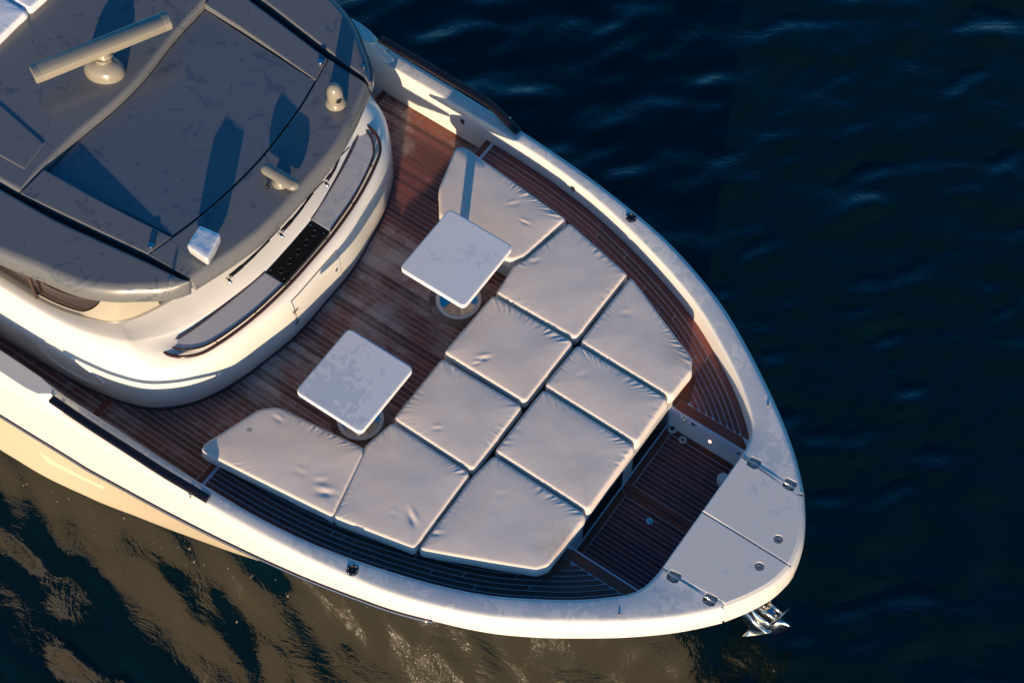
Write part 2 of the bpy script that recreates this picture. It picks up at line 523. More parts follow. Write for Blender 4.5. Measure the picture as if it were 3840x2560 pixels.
def hexcut(x, y, s):
    pts = [(-.062, 0), (-.05, .05), (.045, .06), (.062, .03), (.062, -.03), (.03, -.055), (-.04, -.055)]
    return slab([(x + a, y + b) for a, b in pts], -.065, .05, .002, 2)
cut(bulP, [hexcut(x, .67, 1) for x in hinge_x]); cut(bulS, [hexcut(x, -.67, -1) for x in hinge_x])
pull = (1.891, .158)
cyl = lambda x, y, r, z0, z1, n=28: lathe([(r, z0), (r, z1)], (x, y, 0), n)
cut(lidP, [hexcut(x, .67, 1) for x in hinge_x] + [cyl(pull[0], pull[1], .043, -.045, .05)])
cut(lidS, [hexcut(x, -.67, -1) for x in hinge_x] + [cyl(pull[0], -pull[1], .043, -.045, .05)])
for s, L in ((1, lidP), (-1, lidS)):
    mesh("hinge_rod", *tube([(1.20, s * .667, 0.0), (1.5, s * .667, 0.0), (1.845, s * .667, -.008)], .0048, 8), M_CHROME, L)
    for x in hinge_x:
        mesh("hinge", *join([box(x - .03, x + .03, s * .667 - .02, s * .667 + .02, -.06, -.05), tube([(x - .03, s * .667, -.048), (x + .03, s * .667, -.048)], .007, 8)]), M_LID, L, True, 40)
    ring = [(pull[0] + .018 * math.cos(a), s * pull[1] + .018 * math.sin(a), -.032) for a in np.linspace(0, 5.4, 20)]
    mesh("lift_ring", *tube(ring, .006, 8), M_CHROME, L)
mesh("centre_seam", *tube([(1.2, 0, -.006), (2.12, 0, -.012)], .004, 6), M_CHROME, yacht)

# hull below the rubbing strake
def hull():
    fullO = np.vstack([outS, spline(BOW, 30)[1:]])
    fullO = resample(fullO, 150)
    n = normals2(fullO); n = np.where(n[:, 1:2] < -.01, -n, n); n[-1] = (1, 0)
    zr = zr_of(fullO[:, 0])
    W_ = np.vstack([spline(WLN, 150), spline([(.9, .14), (1.0, .06), (1.03, 0)], 20)[1:]])
    W_ = resample(W_, 150)
    top = np.c_[fullO + n * .012, zr + .03]
    wl_ = np.c_[W_, np.full(150, WATER_Z)]
    rings = []
    for t in (0, .04, .15, .3, .45, .6, .8, 1.0, 1.2):
        f = t ** .82 if t < 1 else t
        q = top * (1 - f) + wl_ * f
        q[:, 2] = top[:, 2] * (1 - t) + wl_[:, 2] * t
        rings.append(q)
    a = loft(rings)
    return mesh("hull", *join([a, flip_y(a)]), M_HULL, yacht, True)
hull_o = hull()
mesh("transom", *box(-9.52, -9.46, -2.62, 2.62, -2.7, -.02), M_HULL, yacht, False)
# rubbing strake with its stainless half-round
xs = outS[(outS[:, 0] < -.18)]
nr = normals2(xs); nr = np.where(nr[:, 1:2] < 0, -nr, nr)
for s in (1, -1):
    path = np.c_[xs + nr * .030, zr_of(xs[:, 0])]; path[:, 1] *= s
    rb = mesh("rub_rail", *tube(path, .022, 8), M_RUB, yacht)
    p2 = np.c_[xs + nr * .050, zr_of(xs[:, 0]) + .004]; p2[:, 1] *= s
    mesh("steel_strip", *tube(p2, .008, 6), M_CHROME, rb)
    for k in range(12, len(path), 6):
        pass
# moulded intake on the starboard topsides
def hull_pt(x, z):
    yo = np.interp(x, outS[:, 0], outS[:, 1]); f = (zr_of(x) - z) / (zr_of(x) - WATER_Z)
    return -(yo + (np.interp(x, [p[0] for p in WLN], [p[1] for p in WLN]) - yo) * f)
pts = [(-4.80, -1.47), (-4.70, -1.66), (-4.02, -1.57), (-4.08, -1.47), (-4.60, -1.535)]
inner = [(x, hull_pt(x, z) + .03, z) for x, z in pts]; outer = [(x, hull_pt(x, z) - (.035 if i in (1, 2) else .012), z) for i, (x, z) in enumerate(pts)]
mesh("hull_moulding", *loft([inner, outer], closed_u=True, cap_v=True), M_HULL, yacht, False)

# raised coaming blocks on the aft bulwarks and the dark rails
def aft_coaming(s):
    o = [(-9.4, 2.62), (-4.42, 2.56), (-4.15, 2.535), (-3.93, 2.43), (-3.96, 2.36), (-4.25, 2.345), (-9.4, 2.345)]
    top = [(-9.4, 2.60), (-4.50, 2.55), (-4.36, 2.53), (-4.24, 2.44), (-4.27, 2.40), (-4.45, 2.375), (-9.4, 2.38)]
    r0 = np.array([(x, y, -.03) for x, y in o]); r1 = np.array([(x, y, .12) for x, y in top])
    part = loft([r0, r1 * [1, 1, 0] + [0, 0, .105], r1 * [1, .998, 0] + [0, 0, .125]], closed_u=True, cap_v=True)
    if s < 0: part = flip_y(part)
    ob = mesh("bulwark_coaming", *part, M_CABIN, yacht, True, 35)
    m = ob.modifiers.new("bevel", 'BEVEL'); m.width = .02; m.segments = 3; m.limit_method = 'ANGLE'
for s in (1, -1): aft_coaming(s)
def side_rail(s):
    path = spline([(-4.22, 2.49, .145), (-3.8, 2.492, .142), (-3.3, 2.483, .14), (-2.98, 2.478, .138), (-2.83, 2.47, .128), (-2.68, 2.448, .085), (-2.47, 2.42, .022)], 60)
    nn = normals2(path); nn = np.where(nn[:, 1:2] < 0, -nn, nn)
    rings = []
    for a, b in ((-.037, -.026), (-.039, 0), (-.036, .011), (-.029, .016), (.029, .016), (.036, .011), (.039, 0), (.037, -.026)):
        q = path.copy(); q[:, :2] += nn * a; q[:, 2] += b; rings.append(q)
    part = loft(rings, closed_v=True, cap_u=True)
    if s < 0: part = flip_y(part)
    r = mesh("side_rail", *part, M_RAIL, yacht, True, 35)
    for x, z in ((-4.12, .13), (-2.62, .055)):
        st = lathe([(.012, -.005), (.012, z)], (x, s * 2.485, 0), 10)
        mesh("rail_post", *st, M_CHROME, r)
for s in (1, -1): side_rail(s)

# black-flanged fairlead pots on the cap
for s in (1, -1):
    c = (-1.010, s * 2.225, 0)
    f = mesh("deck_socket", *lathe([(.054, -.002), (.054, .010), (.050, .014), (.034, .016), (.030, .010), (.028, -.02), (.001, -.02)], c, 32), M_RUB, yacht, True, 40)
    mesh("socket_bore", *lathe([(.0285, .0), (.0285, .0125), (.001, .0125)], (c[0], c[1], 0), 24), M_BLACK, f)
    for k in range(6):
        a = k * math.pi / 3 + .3
        mesh("bolt", *lathe([(.006, .012), (.006, .018), (.001, .019)], (c[0] + .043 * math.cos(a), c[1] + .043 * math.sin(a), 0), 8), M_CHROME, f)

# ------------------------------------------------------------------ decks
def plank_mesh(name, outline, z, mat, parent, th=.012):
    p = np.asarray(outline, float)[:, :2]
    if area2(p) < 0: p = p[::-1]
    V, Fc = loft([np.c_[p, np.full(len(p), z - th)], np.c_[p, np.full(len(p), z)]], closed_u=True, cap_v=True)
    return mesh(name, V, Fc, mat, parent, False)
deck = mesh("main_deck", *box(-9.3, -1.55, -2.36, 2.36, -.56, DECK_Z - .003), M_CAULK, yacht, False)
PITCH, GAP = .0555, .0072
ys = np.arange(-2.30, 2.30 - PITCH * .5, PITCH)
for y in ys:
    y0, y1 = y + GAP / 2, y + PITCH - GAP / 2
    m = abs((y0 + y1) / 2)
    if m > 1.98: x0, x1 = -4.052, -2.78
    elif m > 1.75: x0, x1 = -4.052, -2.55
    elif m > 1.25: x0, x1 = -3.75, -2.5
    else: x0, x1 = -3.40, -1.57
    plank_mesh("plank", [(x0, y0), (x1, y0), (x1, y1), (x0, y1)], DECK_Z, M_TEAK, deck)
    if m > 1.90:
        plank_mesh("plank", [(-9, y0), (-4.125, y0), (-4.125, y1), (-9, y1)], DECK_Z, M_TEAK, deck)
for s in (1, -1):
    plank_mesh("margin_board", [(-4.05, s * 2.303), (-2.80, s * 2.303), (-2.8, s * 2.35), (-4.05, s * 2.355)], DECK_Z, M_TEAK, deck)
    plank_mesh("margin_board", [(-4.118, s * 1.9), (-4.058, s * 1.9), (-4.058, s * 2.35), (-4.118, s * 2.35)], DECK_Z + .012, M_MARGIN, deck, .03)
# kick strip round the cabin foot comes with the cabin

# side decks round the seating: planks follow the bulwark
def inner_off(d):
    ni = normals2(innS); ni = np.where(ni[:, 1:2] < 0, -ni, ni)
    return innS - ni * d
WELL_Y = .86
def side_deck(s):
    body = loft([np.c_[innS - [0, .0], np.full(150, PLAT_Z - .004)][40:], np.c_[np.c_[innS[:, 0], np.full(150, .80)], np.full(150, PLAT_Z - .004)][40:]])
    st = [i for i in range(150) if innS[i, 0] > -2.79]
    a = innS[st]; yin = np.where(a[:, 0] < -1.5, 1.82, np.where(a[:, 0] < .3, .95, .845))
    top = loft([np.c_[a, np.full(len(a), PLAT_Z - .004)], np.c_[a[:, 0], np.minimum(yin, a[:, 1] - .01), np.full(len(a), PLAT_Z - .004)], np.c_[a[:, 0], np.minimum(yin, a[:, 1] - .01), np.full(len(a), -.56)], np.c_[a, np.full(len(a), -.56)]], closed_v=True, cap_u=True)
    if s < 0: top = flip_y(top)
    d = mesh("side_deck", *top, M_CAULK_D, yacht, False)
    ds = [0.004, .075] + list(np.arange(.125, 1.2, .0505))
    breaks = [[], [-.9, .35], [-1.25, -.15], [-.55, .25], [-1.5, -.3], [-.75, .1], [-1.1], [-.4], [-1.3]] + [[]] * 30
    g = .0038
    for k in range(len(ds) - 1):
        oa, ob = inner_off(ds[k] + (g if k else 0)), inner_off(ds[k + 1] - g)
        xsamp = np.unique(np.concatenate([np.linspace(-2.725, 1.17, 150), [b + .04 * (s < 0) + e for b in breaks[k] for e in (-.0035, .0035)]]))
        o1 = oa[np.argsort(oa[:, 0])]; o2 = ob[np.argsort(ob[:, 0])]
        segs = [-2.725] + sorted(b + .04 * (s < 0) for b in breaks[k]) + [1.2]
        for q in range(len(segs) - 1):
            up, lo = [], []
            for x in xsamp:
                if not (segs[q] + .0033 <= x <= segs[q + 1] - .0033): continue
                if x > oa[:, 0].max() - .002: continue
                lim = np.interp(x, [-2.8, -1.53, -1.5, -.7, -.3, .30, .372, .378, 1.2], [1.80, 1.70, 1.70, 1.50, 1.38, 1.12, 1.19, .968, .968])
                # keep clear of the margin board in front of the port/starboard cushion
                if .36 < x < .47: lim = max(lim, 1.26 - (x - .36) * 2.6)
                y1 = np.interp(x, o1[:, 0], o1[:, 1]); y2 = np.interp(x, o2[:, 0], o2[:, 1]) if x < ob[:, 0].max() else -9
                y2 = max(y2, lim)
                if y1 - y2 < .004: continue
                up.append((x, y1)); lo.append((x, y2))
            if len(up) < 2: continue
            o = np.array(up + lo[::-1])
            if s < 0: o = o * [1, -1]
            plank_mesh("plank", o, PLAT_Z, M_TEAK2, d)
    for bd in ([(-2.79, 2.335), (-2.733, 2.335), (-2.733, 1.82), (-2.79, 1.82)],
               [(.385, WELL_Y + .0), (.385, .96), (1.06, .96), (1.14, .90), (1.165, .862)],
               [(.30, .90), (.30, 1.21), (.352, 1.262), (.376, 1.24), (.468, .99), (.45, .966), (.38, .966), (.38, .87), (.36, .87)]):
        o = np.array(bd)
        if s < 0: o = o * [1, -1]
        plank_mesh("margin_board", o, PLAT_Z + .0015, M_MARGIN, d, .02)
    # riser of the step down to the main deck and of the well edge
    riser = box(-2.80, -2.789, 1.82, 2.335, DECK_Z - .01, PLAT_Z - .012)
    if s < 0: riser = flip_y(riser)
    mesh("step_riser", *riser, M_PLINTH, d, False)
    wall_ = loft([[(.36, WELL_Y, PLAT_Z - .012), (1.19, WELL_Y, PLAT_Z - .012)], [(.36, WELL_Y - .01, -.40), (1.19, WELL_Y - .01, -.40)], [(.36, WELL_Y - .045, WELL_Z + .005), (1.19, WELL_Y - .045, WELL_Z + .005)]])
    if s < 0: wall_ = flip_y(wall_)
    mesh("well_wall", *wall_, M_CABIN, d, True)
    return d
sdP, sdS = side_deck(1), side_deck(-1)

# anchor-handling well in the bow
well = mesh("bow_well_floor", *box(.30, 1.34, -.86, .86, WELL_Z - .06, WELL_Z - .004), M_CAULK_D, yacht, False)
xw0 = .365
for side, (ya, yb) in (("p", (.045, .81)), ("s", (-.80, .030))):
    plank_mesh("margin_board", [(xw0, ya), (xw0 + .065, ya + .06), (xw0 + .065, yb - .06), (xw0, yb)], WELL_Z, M_MARGIN, well)
    if side == "p":
        plank_mesh("margin_board", [(xw0 + .004, yb), (xw0 + .069, yb - .057), (1.33, yb - .057), (1.33, yb)], WELL_Z, M_MARGIN, well)
        plank_mesh("margin_board", [(xw0 + .004, ya), (xw0 + .069, ya + .057), (1.33, ya + .057), (1.33, ya)], WELL_Z, M_MARGIN, well)
    else:
        plank_mesh("margin_board", [(xw0 + .004, yb), (xw0 + .069, yb - .057), (1.33, yb - .057), (1.33, yb)], WELL_Z, M_MARGIN, well)
    lo, hi = ya + (.062 if side == "p" else 0), yb - .062
    nn_ = int(round((hi - lo) / .0495)); w_ = (hi - lo) / nn_
    for k in range(nn_):
        plank_mesh("plank", [(xw0 + .071, lo + k * w_ + .003), (1.33, lo + k * w_ + .003), (1.33, lo + (k + 1) * w_ - .003), (xw0 + .071, lo + (k + 1) * w_ - .003)], WELL_Z, M_TEAK3, well)
mesh("hatch_seam", *box(xw0, 1.33, .0325, .0425, WELL_Z - .003, WELL_Z + .001), M_BLACK, well, False)
def disc(name, x, y, z, r, parent, mat, hole=None, h=.006):
    o = mesh(name, *lathe([(r, 0), (r, h * .6), (r * .93, h), (r * .6, h), (.001, h * .9)], (x, y, z), 28), mat, parent, True, 40)
    if hole: mesh(name + "_hole", *lathe([(hole, 0), (hole, h + .0015), (.001, h + .0015)], (x, y, z), 20), M_BLACK, o, False)
    return o
disc("deck_drain", .42, .80, WELL_Z, .045, well, M_PLINTH, .022, .02)
disc("deck_plate", .56, .76, WELL_Z + .001, .038, well, M_PLINTH, .014)
x_, y_, _ = P(2000 + 1067 / 2.45, 1800 + 373 / 2.45, WELL_Z)
rg = disc("flush_pull", x_, y_, WELL_Z + .001, .036, well, M_CHROME)
mesh("pull_ring", *tube([(x_ + .02 * math.cos(a), y_ + .02 * math.sin(a), WELL_Z + .010) for a in np.linspace(0, 5.5, 18)], .005, 6), M_CHROME, rg)
x_, y_, _ = P(2400 + 1020 / 3.267, 1400 + 1272 / 3.267, WELL_Z + .10)
mesh("foot_switch", *lathe([(.055, -.10), (.055, -.01), (.048, 0), (.001, .002)], (x_, y_, WELL_Z + .10), 24), M_CABIN, well, True, 40)
wy = WELL_Y - .012
mesh("glow_disc", *rot_z(lathe([(.014, 0), (.014, .004), (.001, .006)], (0, 0, 0), 16), 0), M_GLOW, sdP)  # small disc on the well wall that glows orange
cl = bpy.data.objects["glow_disc"]; cl.rotation_euler = (rad(82), 0, 0); cl.location = (.80, WELL_Y - .02, -.455)
for (x, z, r) in ((.60, -.33, .022), (1.10, -.36, .018)):
    sk = mesh("wall_socket", *lathe([(r, 0), (r, .01), (r * .6, .012), (.001, .004)], (0, 0, 0), 18), M_BLACK, sdP); sk.rotation_euler = (rad(86), 0, 0); sk.location = (x, WELL_Y - .008, z)
sk = mesh("wall_eye", *tube([(.022 * math.cos(a), .022 * math.sin(a), 0.0) for a in np.linspace(0, 6.28, 20)], .006, 6), M_CHROME, sdP); sk.rotation_euler = (rad(50), 0, 0); sk.location = (.50, WELL_Y - .02, -.30)
# front of the seating unit with its two black openings
front = mesh("seat_front", *box(.30, .352, -.86, .86, WELL_Z - .02, -.175), M_PLINTH, yacht, False)
for (a, b) in ((.20, .80), (-.62, .03)):
    mesh("vent_opening", *box(.345, .3545, a, b, WELL_Z + .02, -.23), M_BLACK, front, False)

# ------------------------------------------------------------------ seating cushions
CUSH = {
 "P1": ([(-2.90, 1.95), (-2.835, 2.015), (-1.535, 1.885), (-1.625, 1.30), (-1.70, 1.185), (-2.54, 1.195), (-2.76, 1.48)], [.08, .08, .04, .08, .06, .16, .3], "cream cushion at the port aft end, partly hidden behind a white table"),
 "P2": ([(-1.49, 1.872), (-.708, 1.705), (-.715, .835), (-1.615, .812), (-1.655, 1.16), (-1.60, 1.29)], [.04, .04, .05, .05, .08, .08], "big cream cushion between the aft port end cushion and the bow port one"),
 "P3": ([(-.670, 1.705), (.285, 1.285), (.358, 1.16), (.345, .825), (-.668, .833)], [.04, .10, .08, .05, .05], "cream cushion tapering to the bow on the port side"),
 "C1": ([(-1.650, .010), (-1.628, .786), (-.718, .805), (-.722, .012)], .05, "square cream cushion on the port side of the middle aft row"),
 "C2": ([(-1.620, -.812), (-1.626, -.040), (-.722, -.024), (-.716, -.822)], .05, "square cream cushion on the starboard side of the middle aft row"),
 "F1": ([(-.684, .262), (-.672, .802), (.335, .800), (.345, .252)], .05, "narrow cream cushion with deep creases in the front row by the bow well"),
 "F2": ([(-.674, -.550), (-.668, .232), (.347, .224), (.356, -.560)], .05, "square cream cushion in the front row by the bow well"),
 "S2": ([(-1.470, -1.905), (-1.640, -1.24), (-1.665, -1.17), (-1.610, -.838), (-.722, -.850), (-.700, -1.740)], [.04, .06, .08, .06, .05, .04], "big cream cushion with a dimple beside the starboard aft end cushion"),
 "S3": ([(-.668, -1.728), (-.690, -.848), (-.650, -.582), (.352, -.590), (.372, -.66), (.362, -1.20), (.300, -1.288)], [.04, .02, .04, .05, .05, .08, .08], "cream cushion stained at its tip at the starboard bow end"),
 "S1": ([(-2.850, -2.075), (-2.880, -2.00), (-2.690, -1.43), (-2.56, -1.31), (-1.665, -1.195), (-1.622, -1.26), (-1.478, -1.905)], [.05, .08, .16, .14, .06, .05, .03], "cream cushion with a small dark spot at the starboard aft end"),
}
def dist_poly(pt, poly):
    a = poly; b = np.roll(poly, -1, 0); ab = b - a
    d = np.full(len(pt), 1e9)
    for i in range(len(a)):
        t = np.clip(((pt - a[i]) @ ab[i]) / max(ab[i] @ ab[i], 1e-12), 0, 1)
        q = a[i] + t[:, None] * ab[i]
        d = np.minimum(d, np.linalg.norm(pt - q, axis=1))
    return d
DENTS = {  # photo mark, size, direction, depth
 "S2": [(945, 1190, .035, -.6, .010), (905, 1180, .02, .3, .003)], "C1": [(1112, 824, .030, .7, .006), (1095, 835, .02, .9, .004)], "P1": [(1205, 512, .022, .2, .005), (1255, 545, .02, .5, .003), (1180, 470, .03, 1.0, .003)],
 "C2": [(1005, 985, .025, .6, .003)], "F2": [(1440, 1050, .022, .3, .005), (1420, 1065, .018, .4, .003)], "S1": [(745, 1132, .040, .5, .009), (735, 1105, .03, .9, .005), (637, 962, .028, 0, .004), (690, 1085, .03, .4, .003)],
 "S3": [(1150, 1135, .025, .8, .003), (1000, 1225, .03, .5, .004)], "P2": [(1230, 600, .03, 1.0, .003)], "P3": [(1440, 720, .03, .8, .003)], "F1": [(1340, 860, .03, 1.2, .002)]}
def cushion_part(outline, radii, z_top, z_bot, seed, key="", M=300, er=.030, amp=1.0):
    rs = np.random.RandomState(seed)
    poly = round_poly(outline, radii, 7)
    if area2(poly) < 0: poly = poly[::-1]
    poly = resample(np.vstack([poly, poly[:1]]), M, True)
    nn = normals2(poly, True)
    per = np.concatenate([[0], np.cumsum(np.linalg.norm(np.diff(np.vstack([poly, poly[:1]]), axis=0), axis=1))])[:-1]
    c = poly.mean(0)
    rings = []
    nz = lambda x, y, z: mnoise.noise(Vector((x, y, z)))
    for z, o in ((z_bot, -.018), (z_bot + .012, -.004), (z_bot + .03, .002), ((z_bot + z_top) / 2 - .015, .009), (z_top - er - .008, .004)):
        wob = np.array([.006 * nz(q * 5, z * 8, seed) for q in per])
        rings.append(np.c_[poly + nn * (o + wob)[:, None], np.full(M, z)])
    dents = [(np.array(P(a * 1.63265, b * 1.63265, z_top)[:2]), w_, th_, dp_) for a, b, w_, th_, dp_ in DENTS.get(key, ())]
    rho = [1, .993, .982, .968, .95, .93, .91, .888, .865, .84, .81, .78, .745, .71, .67, .63, .585, .54, .49, .44, .39, .34, .285, .23, .175, .12, .06]
    for r in rho:
        q = c + (poly - c) * r
        d = dist_poly(q, poly) if r < 1 else np.zeros(M)
        de = np.minimum(d, er)
        z = z_top - er + np.sqrt(np.maximum(0, er * er - (er - de) ** 2))
        z += .007 * (1 - np.exp(-np.maximum(0, d - er) / .10))
        add_ = np.zeros(M)
        for i in range(M):
            s_ = per[i]; x, y = q[i]
            cl = max(0.0, nz(s_ * 1.9, seed * 3.1, 2.0) * 1.6 + .5)
            pl = nz(s_ * 30, seed, d[i] * 4.0) * .75 + nz(s_ * 60, seed, d[i] * 8) * .3
            fw = .22 + .95 * max(0.0, nn[i][1] * .95 - nn[i][0] * .1)
            env = fw * (1 - math.exp(-d[i] / .018)) * math.exp(-(d[i] / .085) ** 2) * max(0.0, 1 - d[i] / .13)
            add_[i] = .0125 * cl * pl * env * 1.7
            add_[i] += (.0040 * nz(x * 2.6, y * 2.6, seed) + .0010 * nz(x * 7, y * 7, seed + 5)) * (1 - math.exp(-d[i] / .06))
        for (pc, w, th, dp) in dents:
            dx = (q - pc) @ np.array([math.cos(th), math.sin(th)]); dy = (q - pc) @ np.array([-math.sin(th), math.cos(th)])
            add_ -= dp * np.exp(-(dx / (w * 1.8)) ** 2 - (dy / (w * .7)) ** 2)
            add_ += dp * .6 * np.exp(-((dx) / (w * 1.8)) ** 2 - ((dy - w * 1.2) / (w * .7)) ** 2)
        rings.append(np.c_[q, z + amp * add_])
    return loft(rings, closed_u=True, cap_v=True)
CZ = -.04
for k, (key, (ol, rr, lab)) in enumerate(CUSH.items()):
    ob = mesh("seat_cushion", *cushion_part(ol, rr, CZ, CZ - .172, 10 + k, key), M_FAB, None, True)
    tag(ob, lab, "cushion", "cream cushions on the foredeck seating")
    p = np.array(round_poly(ol, rr, 4)); cc = p.mean(0)
    p = p if area2(p) > 0 else p[::-1]
    base_o = p - normals2(p, True) * .055
    zb = DECK_Z if key in ("P1", "S1", "P2", "S2", "C1", "C2") else PLAT_Z
    mesh("seat_base", *slab(base_o, zb - .02, CZ - .175, .006, 2), M_PLINTH, yacht, False)

# ------------------------------------------------------------------ tables
def table(px, py, lab):
    t = empty("table", (px, py, DECK_Z)); tag(t, lab, "table", "square tables on the main deck")
    o = round_poly([(-.372, -.402), (.372, -.402), (.372, .402), (-.372, .402)], .06, 8)
    top = slab(o, .742, .79, .010, 4); tm = M_TABLE1 if py > 0 else M_TABLE
    a = mesh("table_top", *move(top, (0, 0, 0)), tm, t, True, 40); a.matrix_parent_inverse = Matrix()
    a = mesh("pedestal", *lathe([(.055, .02), (.047, .05), (.045, .4), (.045, .70), (.10, .735), (.10, .742)], (0, 0, 0), 28), M_CHROME, t, True, 40); a.matrix_parent_inverse = Matrix()
    a = mesh("floor_ring", *lathe([(.222, .0), (.222, .010), (.214, .014), (.186, .014), (.182, .008)], (0, 0, 0), 48), M_CABIN, t, True, 40); a.matrix_parent_inverse = Matrix()
    a = mesh("floor_plate", *lathe([(.181, .0), (.181, .012), (.12, .018), (.06, .03), (.05, .045)], (0, 0, 0), 40), M_CHROME, t, True, 40); a.matrix_parent_inverse = Matrix()
    # ring of short teak boards let into the deck around it
    for k in range(14):
        a0, a1 = k * 2 * math.pi / 14 + .012, (k + 1) * 2 * math.pi / 14 - .012
        o = [(.226 * math.cos(b), .226 * math.sin(b)) for b in np.linspace(a0, a1, 5)] + [(.288 * math.cos(b), .288 * math.sin(b)) for b in np.linspace(a1, a0, 5)]
        plank_mesh("ring_board", np.array(o) + [px, py], DECK_Z + .0035, M_MARGIN_DRY, deck, .01)
M_MARGIN_DRY = teak("teak_ring", .42, 5.5, (.27, .19, .155), (.14, .07, .05))
table(-2.024, .764, "plain white square table overlapping the edge of the port aft cushion")
table(-2.024, -.818, "white square table with big wet patches beside the starboard aft cushion")

# ------------------------------------------------------------------ cabin trunk
BASE = [(-3.06, 0), (-3.068, .45), (-3.14, .85), (-3.21, 1.14), (-3.32, 1.42), (-3.46, 1.64), (-3.68, 1.84), (-3.94, 1.95), (-4.2, 2.01), (-4.5, 2.05), (-5, 2.08), (-6, 2.10), (-9.2, 2.12)]
GLZ = [(-3.68, 0), (-3.70, .42), (-3.77, .75), (-3.85, 1.02), (-3.93, 1.25), (-4.03, 1.46), (-4.15, 1.615), (-4.32, 1.71), (-4.56, 1.80), (-4.84, 1.85), (-5.2, 1.865), (-6.2, 1.88), (-9.2, 1.90)]
def dense(lst, k=9):
    p = np.array(lst, float); q = np.vstack([[p[1][0], -p[1][1]], p, 2 * p[-1] - p[-2]])
    out = []
    for i in range(1, len(p)):
        p0, p1, p2, p3 = q[i - 1], q[i], q[i + 1], q[i + 2]
        for t in np.arange(k) / k:
            out.append(.5 * ((2 * p1) + (-p0 + p2) * t + (2 * p0 - 5 * p1 + 4 * p2 - p3) * t * t + (-p0 + 3 * p1 - 3 * p2 + p3) * t ** 3))
    out.append(p[-1]); return np.array(out)
K = 9
bD, gD = dense(BASE, K), dense(GLZ, K)
bidx = np.arange(len(bD)) / K
nb = normals2(bD); nb = np.where((nb[:, 0:1] + nb[:, 1:2]) < 0, -nb, nb); nb[0] = (1, 0)
w_side = np.interp(bidx, [0, 3, 4, 5, 6, 12], [0, 0, .2, .6, 1, 1])
def full(h):      # mirror a port half (from the axis aft) into one run from starboard aft to port aft
    h = np.asarray(h); m = h[1:][::-1].copy(); m[:, 1] *= -1
    return np.vstack([m, h])
ri = lambda d, z: np.c_[bD - nb * np.asarray(d).reshape(-1, 1) * np.ones((len(bD), 1)), np.full(len(bD), z) if np.isscalar(z) else z]
rings = [ri(0.02, DECK_Z - .01), ri(.0, DECK_Z + .03), ri(0, -.30), ri(.002, -.10), ri(.006, -.02), ri(.012, .02), ri(.020, .05), ri(.034, .09), ri(.055, .125), ri(.085, .152)]
rim = rings[-1][:, :2]
for t, zf, zs in ((.12, .160, .205), (.32, .164, .280), (.50, .168, .318), (.535, .205, .322), (.57, .222, .325), (.75, .272, .331), (.9, .306, .333), (1.0, .33, .334)):
    q = rim * (1 - t) + gD * t
    rings.append(np.c_[q, zf * (1 - w_side) + zs * w_side])
cab = mesh("cabin_trunk", *loft([full(r) for r in rings]), M_CABIN, yacht, True)
kick = [full(ri(-.012, DECK_Z - .002)), full(ri(-.012, DECK_Z + .028)), full(ri(.004, DECK_Z + .034))]
mesh("kick_strip", *loft(kick), M_TRIM, cab, True, 40)
# glazing and pillars above the trunk
def glz(d, z, a, b):
    n = normals2(gD); n = np.where((n[:, 0:1] + n[:, 1:2]) < 0, -n, n); n[0] = (1, 0)
    q = gD - n * d
    return np.c_[q, np.full(len(q), z)][int(a * K):int(b * K) + 1]
fg = lambda a: full(a)
mesh("window_ledge", *loft([full(glz(0, .325, 0, 12)), full(glz(.004, .345, 0, 12)), full(glz(.02, .352, 0, 12)), full(glz(.07, .352, 0, 12))]), M_GREYH, cab, True)  # darker grey paints in the shade of the recessed crease
mesh("windscreen", *loft([full(glz(.05, .345, 0, 4)), full(glz(.16, 1.24, 0, 4))]), M_GLASS, cab, True)
for s in (1, -1):
    ka, kb = 4.0, 9.4
    n_ = len(glz(0, 0, ka, kb)); top_ = .36 + .88 * np.clip((7.7 - np.linspace(ka, kb, n_)) / 2.4, 0, 1) ** 1.5
    prs = []
    for f, d in ((0, .012), (.12, .020), (.35, .030), (.7, .045), (1.0, .055)):
        q = glz(0, 0, ka, kb); zz = .335 + (top_ - .335) * f
        base_ = glz(d + .065 * 0 , 0, ka, kb); q[:, :2] = base_[:, :2] - (base_[:, :2] - glz(.10, 0, ka, kb)[:, :2]) * ((zz - .34) / .9 * -.9)[:, None] * 0
        q[:, 2] = zz; prs.append(q)
    pil = loft(prs)
    win = loft([glz(.065, .345, 4, 11.34), glz(.10, 1.24, 4, 11.34)])
    if s < 0: pil, win = flip_y(pil), flip_y(win)
    mesh("window_pillar", *pil, M_PILLAR, cab, True)
    w = mesh("side_window", *win, M_GLASS, cab, True)
    post = tube([(-4.92, s * 1.835, .35), (-4.99, s * 1.78, 1.2)], .016, 8); mesh("window_post", *post, M_TRIM, w)
# glossy dash panels, black vent tray, handrail
dash_in = [(-3.69, -1.495), (-3.60, -1.235), (-3.505, -.80), (-3.432, -.352)]
dash_out = [(-3.69, -1.495), (-3.60, -1.462), (-3.525, -1.425), (-3.42, -1.315), (-3.357, -1.17), (-3.263, -.79), (-3.213, -.352)]
for s in (-1, 1):
    o = np.vstack([spline(dash_in, 24), spline(dash_out, 40)[::-1][:-1]])
    if s > 0: o = o * [1, -1]
    dp = mesh("dash_panel", *slab(o, .150, .206, .006, 3), M_DASH, cab, True, 40)
    for k_, (ln, r_) in enumerate((("trim_line", .007), ("trim_line", .007))):
        pth = spline(dash_in if k_ == 0 else dash_out, 40); pth = np.c_[pth, np.full(40, .205)]; pth[:, 0] += (-.006 if k_ == 0 else .010); pth[:, 1] *= -s
        mesh(ln, *tube(pth, r_ if k_ == 0 else .010, 6), M_TRIM, dp)
